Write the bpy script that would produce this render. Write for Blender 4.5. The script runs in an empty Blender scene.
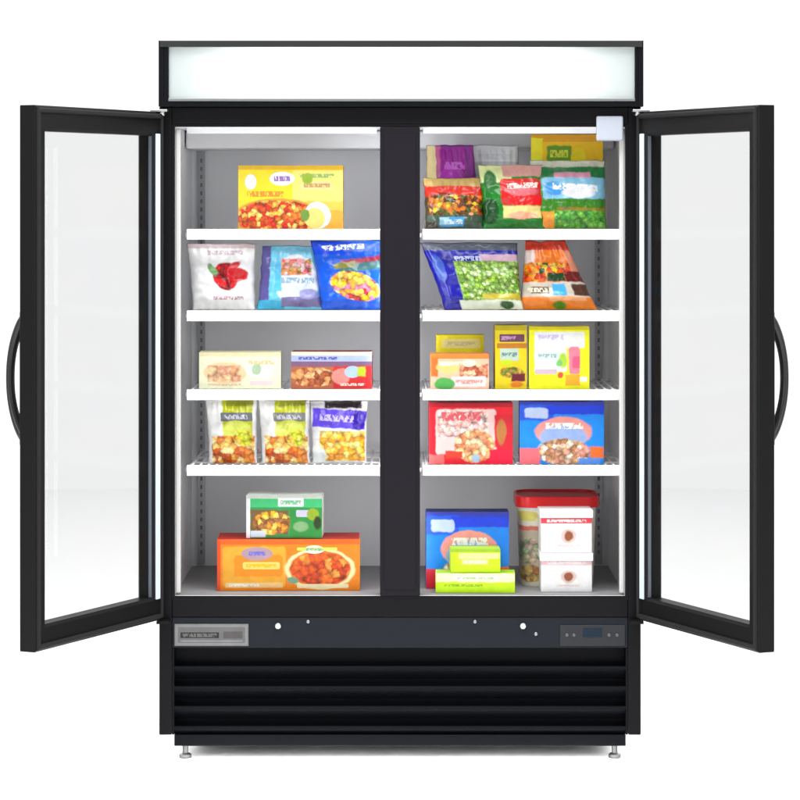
import bpy, bmesh, math, random
from mathutils import Vector, Matrix, noise

scene = bpy.context.scene
COL = scene.collection
R = math.radians

# ------------------------------------------------------------------ measures
S = 0.00284            # metres per photo pixel on the plane of the cabinet front (y = 0)
D = 8.2                # camera distance from that plane
HZ = 203               # photo row of the horizon
HC = (757 - HZ) * S * (1 + 0.06 / D)   # camera height


def X(px, d=0.0):
    return (px - 400) * S * (1 + d / D)


def Z(py, d=0.0):
    return HC - (py - HZ) * S * (1 + d / D)


# ------------------------------------------------------------------ small mesh kit
def link(name, me, parent=None):
    o = bpy.data.objects.new(name, me)
    COL.objects.link(o)
    if parent is not None:
        o.parent = parent
    return o


def finish(name, bm, mats, parent=None, smooth=False, bevel=0.0, seg=2, loc=None, recalc=True):
    if recalc:
        bmesh.ops.recalc_face_normals(bm, faces=bm.faces[:])
    me = bpy.data.meshes.new(name)
    bm.to_mesh(me)
    bm.free()
    for m in (mats if isinstance(mats, (list, tuple)) else [mats]):
        me.materials.append(m)
    o = link(name, me, parent)
    if smooth or bevel:
        for p in me.polygons:
            p.use_smooth = True
    if bevel:
        b = o.modifiers.new('bevel', 'BEVEL')
        b.width = bevel
        b.segments = seg
        b.limit_method = 'ANGLE'
        b.angle_limit = R(40)
        b.harden_normals = True
    if loc is not None:
        o.location = loc
    return o


def add_box(bm, x0, x1, y0, y1, z0, z1, mi=0):
    v = [bm.verts.new(p) for p in ((x0, y0, z0), (x1, y0, z0), (x1, y1, z0), (x0, y1, z0),
                                   (x0, y0, z1), (x1, y0, z1), (x1, y1, z1), (x0, y1, z1))]
    fs = []
    for q in ((0, 3, 2, 1), (4, 5, 6, 7), (0, 1, 5, 4), (1, 2, 6, 5), (2, 3, 7, 6), (3, 0, 4, 7)):
        f = bm.faces.new([v[i] for i in q])
        f.material_index = mi
        fs.append(f)
    return fs


def add_tube(bm, pts, rad, n=10, flat=1.0, up=Vector((0, 0, 1)), mi=0):
    """tube along pts; rad number or list; flat squeezes the section along the side axis"""
    pts = [Vector(p) for p in pts]
    rings = []
    for i, p in enumerate(pts):
        a = pts[max(0, i - 1)]
        b = pts[min(len(pts) - 1, i + 1)]
        t = (b - a).normalized()
        s = t.cross(up)
        if s.length < 1e-4:
            s = t.cross(Vector((1, 0, 0)))
        s.normalize()
        u = s.cross(t).normalized()
        r = rad[i] if isinstance(rad, (list, tuple)) else rad
        rings.append([bm.verts.new(p + s * (r * flat * math.cos(2 * math.pi * k / n)) + u * (r * math.sin(2 * math.pi * k / n)))
                      for k in range(n)])
    for a, b in zip(rings, rings[1:]):
        for k in range(n):
            f = bm.faces.new((a[k], a[(k + 1) % n], b[(k + 1) % n], b[k]))
            f.material_index = mi
    bm.faces.new(rings[0][::-1]).material_index = mi
    bm.faces.new(rings[-1]).material_index = mi


def add_lathe(bm, prof, n=24, c=(0, 0, 0), axis='z', mi=0):
    rings = []
    for r, h in prof:
        ring = []
        for k in range(n):
            a = 2 * math.pi * k / n
            if axis == 'z':
                p = (c[0] + r * math.cos(a), c[1] + r * math.sin(a), c[2] + h)
            else:
                p = (c[0] + r * math.cos(a), c[1] + h, c[2] + r * math.sin(a))
            ring.append(bm.verts.new(p))
        rings.append(ring)
    for a, b in zip(rings, rings[1:]):
        for k in range(n):
            bm.faces.new((a[k], a[(k + 1) % n], b[(k + 1) % n], b[k])).material_index = mi
    bm.faces.new(rings[0][::-1]).material_index = mi
    bm.faces.new(rings[-1]).material_index = mi


def add_ring(bm, x0, x1, z0, z1, prof, fz=1.0, mi=0):
    """closed section swept round a rectangle in the xz plane; prof = (inset, y)"""
    loops = []
    for ins, y in prof:
        a, b = ins, ins * fz
        loops.append([bm.verts.new(p) for p in ((x0 + a, y, z0 + b), (x1 - a, y, z0 + b), (x1 - a, y, z1 - b), (x0 + a, y, z1 - b))])
    n = len(loops)
    for i in range(n):
        p, q = loops[i], loops[(i + 1) % n]
        for k in range(4):
            bm.faces.new((p[k], p[(k + 1) % 4], q[(k + 1) % 4], q[k])).material_index = mi


# ------------------------------------------------------------------ materials
def lin(c):
    out = []
    for v in c[:3]:
        v = v / 255.0
        out.append(v / 12.92 if v <= 0.04045 else ((v + 0.055) / 1.055) ** 2.4)
    return tuple(min(0.86, v) for v in out) + (1.0,)


INK = 0.74


class NT:
    def __init__(self, tree):
        self.t = tree

    def node(self, typ, **kw):
        n = self.t.nodes.new(typ)
        for k, v in kw.items():
            setattr(n, k, v)
        return n

    def put(self, sock, v):
        if isinstance(v, bpy.types.NodeSocket):
            self.t.links.new(v, sock)
        elif v is not None:
            sock.default_value = v

    def math(self, op, a, b=None, c=None, clamp=False):
        n = self.node('ShaderNodeMath', operation=op, use_clamp=clamp)
        self.put(n.inputs[0], a)
        if b is not None:
            self.put(n.inputs[1], b)
        if c is not None:
            self.put(n.inputs[2], c)
        return n.outputs[0]

    def vmath(self, op, a, b=None):
        n = self.node('ShaderNodeVectorMath', operation=op)
        self.put(n.inputs[0], a)
        if b is not None:
            self.put(n.inputs[1], b)
        return n.outputs[1] if op in ('LENGTH', 'DOT_PRODUCT') else n.outputs[0]

    def mix(self, fac, a, b):
        n = self.node('ShaderNodeMix', data_type='RGBA')
        self.put(n.inputs[0], fac)
        self.put(n.inputs[6], a)
        self.put(n.inputs[7], b)
        return n.outputs[2]

    def sep(self, v):
        n = self.node('ShaderNodeSeparateXYZ')
        self.put(n.inputs[0], v)
        return n.outputs

    def comb(self, x, y, z=0.0):
        n = self.node('ShaderNodeCombineXYZ')
        for i, q in enumerate((x, y, z)):
            self.put(n.inputs[i], q)
        return n.outputs[0]


def group_base(name, floats):
    g = bpy.data.node_groups.new(name, 'ShaderNodeTree')
    g.interface.new_socket('Vector', in_out='INPUT', socket_type='NodeSocketVector')
    for f in floats:
        g.interface.new_socket(f, in_out='INPUT', socket_type='NodeSocketFloat')
    g.interface.new_socket('Fac', in_out='OUTPUT', socket_type='NodeSocketFloat')
    k = NT(g)
    gi = k.node('NodeGroupInput')
    go = k.node('NodeGroupOutput')
    return g, k, gi.outputs, go.inputs[0]


def local(k, i):
    d = k.vmath('SUBTRACT', i['Vector'], k.comb(i['CX'], i['CY']))
    n = k.node('ShaderNodeVectorRotate', rotation_type='Z_AXIS')
    k.put(n.inputs['Vector'], d)
    k.put(n.inputs['Angle'], k.math('MULTIPLY', i['Rot'], -1.0))
    o = k.sep(n.outputs[0])
    return o[0], o[1]


def make_groups():
    g1, k, i, out = group_base('patch_rect', ['CX', 'CY', 'HX', 'HY', 'Rot', 'Rad', 'Sharp'])
    x, y = local(k, i)
    qx = k.math('SUBTRACT', k.math('ABSOLUTE', x), k.math('SUBTRACT', i['HX'], i['Rad']))
    qy = k.math('SUBTRACT', k.math('ABSOLUTE', y), k.math('SUBTRACT', i['HY'], i['Rad']))
    ln = k.vmath('LENGTH', k.comb(k.math('MAXIMUM', qx, 0.0), k.math('MAXIMUM', qy, 0.0)))
    d = k.math('ADD', ln, k.math('MINIMUM', k.math('MAXIMUM', qx, qy), 0.0))
    d = k.math('SUBTRACT', d, i['Rad'])
    k.t.links.new(k.math('MULTIPLY_ADD', k.math('MULTIPLY', d, i['Sharp']), -1.0, 0.5, clamp=True), out)
    g2, k, i, out = group_base('patch_ellipse', ['CX', 'CY', 'HX', 'HY', 'Rot', 'Sharp'])
    x, y = local(k, i)
    ln = k.vmath('LENGTH', k.comb(k.math('DIVIDE', x, i['HX']), k.math('DIVIDE', y, i['HY'])))
    d = k.math('MULTIPLY', k.math('SUBTRACT', ln, 1.0), k.math('MINIMUM', i['HX'], i['HY']))
    k.t.links.new(k.math('MULTIPLY_ADD', k.math('MULTIPLY', d, i['Sharp']), -1.0, 0.5, clamp=True), out)
    # a line of script too small to read: broken, uneven marks inside a band
    g3, k, i, out = group_base('patch_strokes', ['CX', 'CY', 'HX', 'HY', 'Rot', 'N', 'Seed'])
    x, y = local(k, i)
    gx = k.math('DIVIDE', x, i['HX'])
    gy = k.math('DIVIDE', y, i['HY'])
    nz = k.node('ShaderNodeTexNoise', noise_dimensions='2D')
    nz.inputs['Scale'].default_value = 1.0
    nz.inputs['Detail'].default_value = 2.0
    nz.inputs['Distortion'].default_value = 0.6
    k.put(nz.inputs['Vector'], k.comb(k.math('ADD', k.math('MULTIPLY', gx, i['N']), i['Seed']), k.math('MULTIPLY', gy, 0.8)))
    ink = k.math('MULTIPLY_ADD', k.math('SUBTRACT', nz.outputs['Fac'], 0.44), 14.0, 0.5, clamp=True)
    top = k.math('MULTIPLY_ADD', k.math('SUBTRACT', 0.94, k.math('ABSOLUTE', gy)), 9.0, 0.0, clamp=True)
    end = k.math('MULTIPLY_ADD', k.math('SUBTRACT', 0.98, k.math('ABSOLUTE', gx)), 30.0, 0.0, clamp=True)
    k.t.links.new(k.math('MULTIPLY', ink, k.math('MULTIPLY', top, end)), out)
    return {'r': g1, 'e': g2, 't': g3}


GROUPS = make_groups()


def principled(name):
    m = bpy.data.materials.new(name)
    m.use_nodes = True
    nt = m.node_tree
    b = nt.nodes['Principled BSDF']
    return m, NT(nt), b


def simple(name, col, rough=0.5, metal=0.0, spec=0.5, var=0.0, bump=0.0, bscale=300.0, coat=0.0, rvar=0.0):
    """plain finish with faint tone variation and micro bump in object space"""
    m, k, b = principled(name)
    c = col if len(col) == 4 else tuple(col) + (1.0,)
    b.inputs['Base Color'].default_value = c
    b.inputs['Roughness'].default_value = rough
    b.inputs['Metallic'].default_value = metal
    b.inputs['Specular IOR Level'].default_value = spec
    b.inputs['Coat Weight'].default_value = coat
    tc = k.node('ShaderNodeTexCoord').outputs['Object']
    if var or rvar:
        n = k.node('ShaderNodeTexNoise')
        n.inputs['Scale'].default_value = 7.0
        n.inputs['Detail'].default_value = 6.0
        k.put(n.inputs['Vector'], tc)
        f = n.outputs['Fac']
        if var:
            dark = tuple(v * (1 - var) for v in c[:3]) + (1,)
            lite = tuple(min(1, v * (1 + var)) for v in c[:3]) + (1,)
            k.put(b.inputs['Base Color'], k.mix(f, dark, lite))
        if rvar:
            k.put(b.inputs['Roughness'], k.math('MULTIPLY_ADD', f, rvar * 2, rough - rvar))
    if bump:
        n = k.node('ShaderNodeTexNoise')
        n.inputs['Scale'].default_value = bscale
        n.inputs['Detail'].default_value = 3.0
        k.put(n.inputs['Vector'], tc)
        bp = k.node('ShaderNodeBump')
        bp.inputs['Strength'].default_value = bump
        bp.inputs['Distance'].default_value = 0.001
        k.put(bp.inputs['Height'], n.outputs['Fac'])
        k.put(b.inputs['Normal'], bp.outputs['Normal'])
    return m


def printed(name, w, h, base, layers, kind='carton', seed=0):
    """ink on card or film: shapes laid out on the package's own UV map (metres on the face)"""
    m, k, b = principled(name)
    uv = k.node('ShaderNodeUVMap', uv_map='print').outputs[0]
    nz = k.node('ShaderNodeTexNoise')
    nz.inputs['Scale'].default_value = 45.0
    nz.inputs['Detail'].default_value = 4.0
    k.put(nz.inputs['Vector'], k.vmath('ADD', uv, (seed * 1.37, seed * 0.71, 0)))
    off = k.vmath('SUBTRACT', nz.outputs['Color'], (0.5, 0.5, 0.5))
    sc = k.node('ShaderNodeVectorMath', operation='SCALE')
    k.put(sc.inputs[0], off)
    sc.inputs['Scale'].default_value = 0.010
    wob = k.vmath('ADD', uv, sc.outputs[0])
    ink_of = lambda c: tuple(v * INK for v in lin(c)[:3]) + (1.0,)
    col = ink_of(base)
    for li, L in enumerate(layers):
        typ = L[0]
        opt = L[-1] if isinstance(L[-1], dict) else {}
        vec = wob if (opt.get('wob') or typ == 'f') else uv
        if typ in ('r', 't'):
            x0, y0, x1, y1 = L[1:5]
            cx, cy, hx, hy = (x0 + x1) / 2 * w, (y0 + y1) / 2 * h, (x1 - x0) / 2 * w, (y1 - y0) / 2 * h
        else:
            cx, cy, hx, hy = L[1] * w, L[2] * h, L[3] * w, L[4] * h
        shape = opt.get('shape', 'e') if typ == 'f' else typ
        g = k.node('ShaderNodeGroup')
        g.node_tree = GROUPS[shape]
        k.put(g.inputs['Vector'], vec)
        for nme, v in (('CX', cx), ('CY', cy), ('HX', hx), ('HY', hy), ('Rot', R(opt.get('rot', 0)))):
            g.inputs[nme].default_value = v
        if shape == 'r':
            g.inputs['Rad'].default_value = min(opt.get('r', 0.0), hx * 0.99, hy * 0.99)
        if shape == 't':
            g.inputs['N'].default_value = L[6]
            g.inputs['Seed'].default_value = seed * 3.1 + li
        else:
            g.inputs['Sharp'].default_value = 1.0 / (opt.get('soft', 0.004) if opt.get('wob') else (0.004 if typ == 'f' else 0.0007))
        fac = g.outputs[0]
        if typ == 'f':
            cols, cell = L[5], L[6]
            nz2 = k.node('ShaderNodeTexNoise')
            nz2.inputs['Scale'].default_value = 1.6 / cell
            nz2.inputs['Detail'].default_value = 5.0
            k.put(nz2.inputs['Vector'], uv)
            jig = k.node('ShaderNodeVectorMath', operation='SCALE')
            k.put(jig.inputs[0], k.vmath('SUBTRACT', nz2.outputs['Color'], (0.5, 0.5, 0.5)))
            jig.inputs['Scale'].default_value = cell * 0.9
            vv = k.vmath('ADD', uv, jig.outputs[0])
            vo = k.node('ShaderNodeTexVoronoi', feature='F1', voronoi_dimensions='2D')
            vo.inputs['Scale'].default_value = 1.35 / cell
            k.put(vo.inputs['Vector'], vv)
            rp = k.node('ShaderNodeValToRGB')
            rp.color_ramp.interpolation = 'CONSTANT'
            el = rp.color_ramp.elements
            while len(el) < len(cols):
                el.new(0.5)
            for q, cc in enumerate(cols):
                el[q].position = q / len(cols)
                el[q].color = ink_of(cc)
            k.put(rp.inputs[0], k.sep(vo.outputs['Color'])[0])
            fine = k.node('ShaderNodeTexNoise')
            fine.inputs['Scale'].default_value = 3.0 / cell
            fine.inputs['Detail'].default_value = 6.0
            k.put(fine.inputs['Vector'], uv)
            tone = k.math('MULTIPLY_ADD', fine.outputs['Fac'], 1.5, 0.25)
            rim = k.math('MULTIPLY_ADD', vo.outputs['Distance'], -1.25, 1.46)
            tone = k.math('MULTIPLY', tone, k.math('MAXIMUM', rim, 0.3))
            v = k.node('ShaderNodeVectorMath', operation='SCALE')
            k.put(v.inputs[0], rp.outputs[0])
            k.put(v.inputs['Scale'], tone)
            ink = v.outputs[0]
        else:
            ink = ink_of(L[5])
        if opt.get('a'):
            fac = k.math('MULTIPLY', fac, opt['a'])
        col = k.mix(fac, col, ink)
    mot = k.node('ShaderNodeTexNoise')      # uneven ink and frost bloom on the pack
    mot.inputs['Scale'].default_value = 32.0
    mot.inputs['Detail'].default_value = 8.0
    mot.inputs['Roughness'].default_value = 0.7
    k.put(mot.inputs['Vector'], k.vmath('ADD', uv, (seed * 0.31, seed * 0.17, 0)))
    ev = k.node('ShaderNodeVectorMath', operation='SCALE')
    k.put(ev.inputs[0], col)
    k.put(ev.inputs['Scale'], k.math('MULTIPLY_ADD', mot.outputs['Fac'], 0.55, 0.72))
    k.put(b.inputs['Base Color'], ev.outputs[0])
    tc = k.node('ShaderNodeTexCoord').outputs['Object']
    n = k.node('ShaderNodeTexNoise')
    k.put(n.inputs['Vector'], tc)
    bp = k.node('ShaderNodeBump')
    if kind == 'film':
        b.inputs['Roughness'].default_value = 0.24
        b.inputs['Specular IOR Level'].default_value = 0.4
        n.noise_type = 'RIDGED_MULTIFRACTAL'
        n.inputs['Scale'].default_value = 9.0
        n.inputs['Detail'].default_value = 2.5
        n.inputs['Distortion'].default_value = 0.7
        bp.inputs['Strength'].default_value = 0.55
        bp.inputs['Distance'].default_value = 0.006
    else:
        b.inputs['Roughness'].default_value = 0.45
        b.inputs['Specular IOR Level'].default_value = 0.35
        n.inputs['Scale'].default_value = 14.0
        n.inputs['Detail'].default_value = 2.0
        bp.inputs['Strength'].default_value = 0.25
        bp.inputs['Distance'].default_value = 0.002
    k.put(bp.inputs['Height'], n.outputs['Fac'])
    k.put(b.inputs['Normal'], bp.outputs['Normal'])
    return m


M = {}
M['body'] = simple('black_powder_coat', (0.0065, 0.0065, 0.0075), 0.42, spec=0.09, bump=0.12, bscale=500, rvar=0.06)
M['door'] = simple('black_door_profile', (0.0075, 0.0073, 0.0075), 0.38, spec=0.10, bump=0.06, bscale=400, rvar=0.06)
M['mullion'] = simple('black_mullion_skin', (0.0105, 0.0088, 0.0125), 0.45, spec=0.10, bump=0.1, bscale=400)
M['band'] = simple('blue_black_panel', (0.012, 0.0145, 0.019), 0.4, spec=0.10, bump=0.08, bscale=400, rvar=0.05)
M['slat'] = simple('black_grille_paint', (0.0036, 0.0040, 0.0055), 0.4, spec=0.09)
M['rubber'] = simple('black_rubber', (0.012, 0.012, 0.012), 0.7, spec=0.2)
M['handle'] = simple('black_handle_plastic', (0.015, 0.015, 0.015), 0.3, spec=0.4)
M['breaker'] = simple('pale_breaker_strip', (0.52, 0.52, 0.51), 0.4)
M['pan'] = simple('grey_floor_pan', (0.2, 0.2, 0.205), 0.45, var=0.1)
M['liner'] = simple('pale_grey_liner', (0.80, 0.81, 0.83), 0.45, spec=0.4, var=0.05, bump=0.1, bscale=60)
M['rail'] = simple('grey_shelf_rail', (0.36, 0.37, 0.39), 0.35, metal=0.5)
M['slot'] = simple('rail_slot_dark', (0.14, 0.14, 0.145), 0.6)
M['wire'] = simple('white_wire_coating', (0.78, 0.78, 0.78), 0.4)
M['lip'] = simple('white_price_rail', (0.86, 0.86, 0.86), 0.35, var=0.01)
M['dark_steel'] = simple('dark_steel_edge', (0.035, 0.036, 0.036), 0.4, metal=0.7)
M['foot'] = simple('dull_foot_steel', (0.11, 0.112, 0.112), 0.4, metal=0.8)
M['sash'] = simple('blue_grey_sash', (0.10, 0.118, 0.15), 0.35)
M['silver'] = simple('brushed_silver', (0.62, 0.62, 0.63), 0.3, metal=1.0, bump=0.05, bscale=200)
M['steel'] = simple('dull_steel', (0.30, 0.31, 0.31), 0.35, metal=0.9)
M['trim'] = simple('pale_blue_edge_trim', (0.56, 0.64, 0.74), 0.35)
M['spacer'] = simple('grey_glass_spacer', (0.42, 0.43, 0.44), 0.5)
M['pale'] = simple('pale_plastic', (0.36, 0.39, 0.45), 0.35)
M['floor'] = simple('white_studio_floor', (0.95, 0.95, 0.95), 0.6, spec=0.2)
M['lightbox'] = simple('pale_lightbox_lining', (0.62, 0.66, 0.655), 0.6)

# clear door glass: most light passes, a little is reflected
m = bpy.data.materials.new('door_glass')
m.use_nodes = True
k = NT(m.node_tree)
m.node_tree.nodes.clear()
tr = k.node('ShaderNodeBsdfTransparent')
tr.inputs[0].default_value = (0.915, 0.917, 0.917, 1)
gl = k.node('ShaderNodeBsdfGlossy')
gl.inputs['Roughness'].default_value = 0.02
mx = k.node('ShaderNodeMixShader')
mx.inputs[0].default_value = 0.0045
k.put(mx.inputs[1], tr.outputs[0])
k.put(mx.inputs[2], gl.outputs[0])
k.put(k.node('ShaderNodeOutputMaterial').inputs[0], mx.outputs[0])
M['glass'] = m

# milky sign sheet, lit from behind by the tube inside the box
m = bpy.data.materials.new('milky_sign_sheet')
m.use_nodes = True
k = NT(m.node_tree)
m.node_tree.nodes.clear()
tl = k.node('ShaderNodeBsdfTranslucent')
tl.inputs[0].default_value = (0.88, 0.895, 0.89, 1)
df = k.node('ShaderNodeBsdfDiffuse')
df.inputs[0].default_value = (0.60, 0.655, 0.645, 1)
mx = k.node('ShaderNodeMixShader')
mx.inputs[0].default_value = 0.3
k.put(mx.inputs[1], tl.outputs[0])
k.put(mx.inputs[2], df.outputs[0])
k.put(k.node('ShaderNodeOutputMaterial').inputs[0], mx.outputs[0])
M['sheet'] = m


def lamp_mat(name, col, strength):
    m = bpy.data.materials.new(name)
    m.use_nodes = True
    k = NT(m.node_tree)
    m.node_tree.nodes.clear()
    e = k.node('ShaderNodeEmission')
    e.inputs[0].default_value = tuple(col) + (1,)
    e.inputs[1].default_value = strength
    k.put(k.node('ShaderNodeOutputMaterial').inputs[0], e.outputs[0])
    return m


M['tube'] = lamp_mat('sign_tube_light', (1.0, 1.0, 1.0), 6.6)
M['ceiling_led'] = lamp_mat('ceiling_led_light', (0.95, 0.97, 1.0), 2.6)
M['led'] = lamp_mat('cabinet_led_light', (0.95, 0.97, 1.0), 23.0)

# ------------------------------------------------------------------ the freezer
CX = 0.684          # half width of the cabinet
IX = 0.639          # half width of the inside
ZT = Z(107)         # top of the cabinet under the sign
ZB = Z(735)         # bottom of the side panels
ZO1, ZO0 = Z(127), Z(596)   # top and bottom of the opening
ZS = Z(617)         # bottom of the sill
DEPTH = 0.74

fz = bpy.data.objects.new('display_freezer', None)
COL.objects.link(fz)
fz.location = (0, 0, 0)
fz['label'] = 'tall black two-door display freezer, glass doors swung open, lit white sign on top'
fz['category'] = 'freezer'

bm = bmesh.new()
for s in (-1, 1):
    a, b = sorted((s * (IX + 0.009), s * CX))
    add_box(bm, a, b, 0, DEPTH, ZB, ZT)
add_box(bm, -IX - 0.009, IX + 0.009, 0.0, DEPTH, ZO1 + 0.009, ZT)
add_box(bm, -IX - 0.009, IX + 0.009, DEPTH - 0.05, DEPTH, ZB, ZO1 + 0.009)
add_box(bm, -IX - 0.009, IX + 0.009, 0.0, DEPTH - 0.05, ZS, ZO0 - 0.009)
finish('cabinet_body', bm, M['body'], fz, bevel=0.003)

bm = bmesh.new()      # lining: jambs, back, ceiling, floor
YB = 0.66
for s in (-1, 1):
    a, b = sorted((s * IX, s * (IX + 0.008)))
    add_box(bm, a, b, 0.012, YB, ZO0, ZO1)
add_box(bm, -IX - 0.008, IX + 0.008, YB, YB + 0.02, ZO0 - 0.008, ZO1 + 0.008)
add_box(bm, -IX - 0.008, IX + 0.008, 0.012, YB, ZO1, ZO1 + 0.008)
add_box(bm, -IX - 0.008, IX + 0.008, 0.012, YB, ZO0 - 0.008, ZO0)
finish('inner_lining', bm, M['liner'], fz, bevel=0.002)

bm = bmesh.new()      # fan cover along the ceiling at the back
add_box(bm, -IX + 0.004, IX - 0.004, 0.36, YB - 0.002, ZO1 - 0.055, ZO1 - 0.002)
finish('fan_cover', bm, M['liner'], fz, bevel=0.008, seg=3)

bm = bmesh.new()      # black return round the mouth of the opening
add_ring(bm, -IX - 0.009, IX + 0.009, ZO0 - 0.009, ZO1 + 0.009, [(0, 0.0005), (0.0, 0.011), (0.0085, 0.011), (0.0085, 0.0005)])
finish('mouth_trim', bm, M['body'], fz)

bm = bmesh.new()
add_box(bm, X(380), X(420), -0.003, 0.05, ZO0 + 0.0005, ZO1 - 0.0005)
mul = finish('centre_mullion', bm, M['mullion'], fz, bevel=0.003)
bm = bmesh.new()
add_box(bm, X(380) + 0.012, X(420) - 0.012, -0.0055, -0.0032, ZO0 + 0.02, ZO1 - 0.02)
finish('magnet_strip', bm, M['mullion'], mul, bevel=0.0008)

# light strips behind mullion and jambs
for x in (-0.05, 0.05):
    bm = bmesh.new()
    add_box(bm, x - 0.004, x + 0.004, 0.0515, 0.056, ZO0 + 0.05, ZO1 - 0.05)
    finish('light_strip', bm, M['led'], fz)
for s in (-1, 1):
    a, b = sorted((s * 0.07, s * (IX - 0.03)))
    bm = bmesh.new()
    add_box(bm, a, b, 0.110, 0.128, ZO1 - 0.007, ZO1 - 0.001)
    strip = finish('light_strip', bm, M['ceiling_led'], fz)
    bm = bmesh.new()
    add_box(bm, a - 0.004, b + 0.004, 0.100, 0.1055, ZO1 - 0.016, ZO1 - 0.001)
    finish('shade', bm, M['liner'], strip, bevel=0.001)
# pale strips round the front of the lining, grey pan on the floor
for s in (-1, 1):
    bm = bmesh.new()
    a, b = sorted((s * (IX - 0.0005), s * (IX - 0.015)))
    add_box(bm, a, b, 0.012, 0.028, ZO0 + 0.006, ZO1 - 0.004)
    finish('breaker_strip', bm, M['breaker'], fz, bevel=0.004, seg=3)
bm = bmesh.new()
add_box(bm, -IX + 0.001, IX - 0.001, 0.016, YB - 0.001, ZO0 + 0.0003, ZO0 + 0.003)
finish('floor_pan', bm, M['pan'], fz)

# slotted shelf rails in the corners and at the middle of the back
for x, y in ((-IX + 0.030, YB), (IX - 0.030, YB), (-0.035, YB), (0.035, YB)):
    bm = bmesh.new()
    add_box(bm, x - 0.011, x + 0.011, y - 0.010, y - 0.0005, ZO0 + 0.01, ZO1 - 0.06)
    z = ZO0 + 0.04
    while z < ZO1 - 0.09:
        add_box(bm, x - 0.003, x + 0.003, y - 0.0106, y - 0.0098, z, z + 0.012, 1)
        z += 0.025
    finish('shelf_rail', bm, [M['rail'], M['slot']], fz)
for s in (-1, 1):
    bm = bmesh.new()
    a, b = sorted((s * (IX - 0.0005), s * (IX - 0.009)))
    add_box(bm, a, b, 0.10, 0.124, ZO0 + 0.01, ZO1 - 0.01)
    z = ZO0 + 0.04
    while z < ZO1 - 0.05:
        a, b = sorted((s * (IX - 0.0086), s * (IX - 0.0096)))
        add_box(bm, a, b, 0.109, 0.115, z, z + 0.012, 1)
        z += 0.025
    finish('shelf_rail', bm, [M['rail'], M['slot']], fz)

# shelves: one wire shelf, eight copies
SHZ = [Z(229, .06), Z(310.5, .06), Z(389.5, .06), Z(465, .06)]   # top of each front lip
SW = 0.586
SD = 0.55


def shelf_root():
    bm = bmesh.new()
    n = 25
    for i in range(n):
        x = 0.012 + (SW - 0.024) * i / (n - 1)
        add_tube(bm, [(x, 0.004, -0.0045), (x, SD, -0.0045)], 0.0032, 8)
    for y in (0.012, 0.19, 0.37, SD - 0.006):
        add_tube(bm, [(0.004, y, -0.0105), (SW - 0.004, y, -0.0105)], 0.0032, 8)
    for x in (0.004, SW - 0.004):
        add_tube(bm, [(x, 0.004, -0.011), (x, SD, -0.011)], 0.0042, 8)
    deck = finish('wire_shelf', bm, M['wire'], fz, smooth=True)
    bm = bmesh.new()
    prof = [(-0.001, 0.0), (-0.009, -0.002), (-0.0105, -0.005), (-0.0105, -0.027), (-0.009, -0.030), (-0.004, -0.0305),
            (-0.004, -0.028), (-0.007, -0.0265), (-0.007, -0.006), (-0.001, -0.003)]
    ends = [[bm.verts.new((x, y, z)) for y, z in prof] for x in (0, SW)]
    for i in range(len(prof)):
        j = (i + 1) % len(prof)
        bm.faces.new((ends[0][i], ends[0][j], ends[1][j], ends[1][i]))
    bm.faces.new(ends[0][::-1])
    bm.faces.new(ends[1])
    finish('price_rail', bm, M['lip'], deck)
    for x in (-0.009, SW + 0.002):
        for y0, y1 in ((0.05, 0.16), (SD - 0.05, SD + 0.03)):
            bm = bmesh.new()
            add_box(bm, x, x + 0.007, y0, y1, -0.024, -0.0125)
            finish('shelf_clip', bm, M['rail'], deck, bevel=0.001)
    return deck


shelf0 = shelf_root()
first = True
for z in SHZ:
    for x in (X(187, .06), X(422.5, .06)):
        if first:
            o = shelf0
            first = False
        else:
            o = shelf0.copy()
            COL.objects.link(o)
            for ch in shelf0.children:
                c = ch.copy()
                COL.objects.link(c)
                c.parent = o
        o.location = (x, 0.062, z)

# lit sign box
sg = [None]
bm = bmesh.new()
sx0, sx1, sz0, sz1 = X(158.5, -.03), X(643.5, -.03), Z(106.5, -.03), Z(40.5, -.03)
YF = -0.03
# a box open at the front: back, top, bottom, ends
add_box(bm, sx0, sx1, 0.15, 0.162, sz0, sz1)
add_box(bm, sx0, sx0 + 0.012, YF + 0.02, 0.15, sz0, sz1)
add_box(bm, sx1 - 0.012, sx1, YF + 0.02, 0.15, sz0, sz1)
add_box(bm, sx0 + 0.012, sx1 - 0.012, YF + 0.02, 0.15, sz1 - 0.010, sz1)
add_box(bm, sx0 + 0.012, sx1 - 0.012, YF + 0.02, 0.15, sz0, sz0 + 0.010)
sign = finish('sign_box', bm, M['body'], fz)
bm = bmesh.new()
x0, x1, z0, z1 = sx0 + 0.0125, sx1 - 0.0125, sz0 + 0.0105, sz1 - 0.0105
for b in ((x0, x1, 0.142, 0.1495, z0, z1), (x0, x0 + 0.003, 0.0, 0.142, z0, z1), (x1 - 0.003, x1, 0.0, 0.142, z0, z1),
          (x0 + 0.003, x1 - 0.003, 0.0, 0.142, z1 - 0.003, z1), (x0 + 0.003, x1 - 0.003, 0.0, 0.142, z0, z0 + 0.003)):
    add_box(bm, *b)
finish('sign_lining', bm, M['lightbox'], sign)
bm = bmesh.new()
px0, px1, pz0, pz1 = X(168.5, -.03), X(635, -.03), Z(99, -.03), Z(47, -.03)
add_ring(bm, sx0, sx1, sz0, sz1, [(0.001, YF), (0.0, YF + 0.001), (0.0, YF + 0.0195), (0.0155, YF + 0.0195), (0.0155, YF + 0.002), (0.0145, YF)])
add_box(bm, sx0 + 0.0157, px0, YF + 0.001, YF + 0.0195, sz0 + 0.0157, sz1 - 0.0157)
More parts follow.
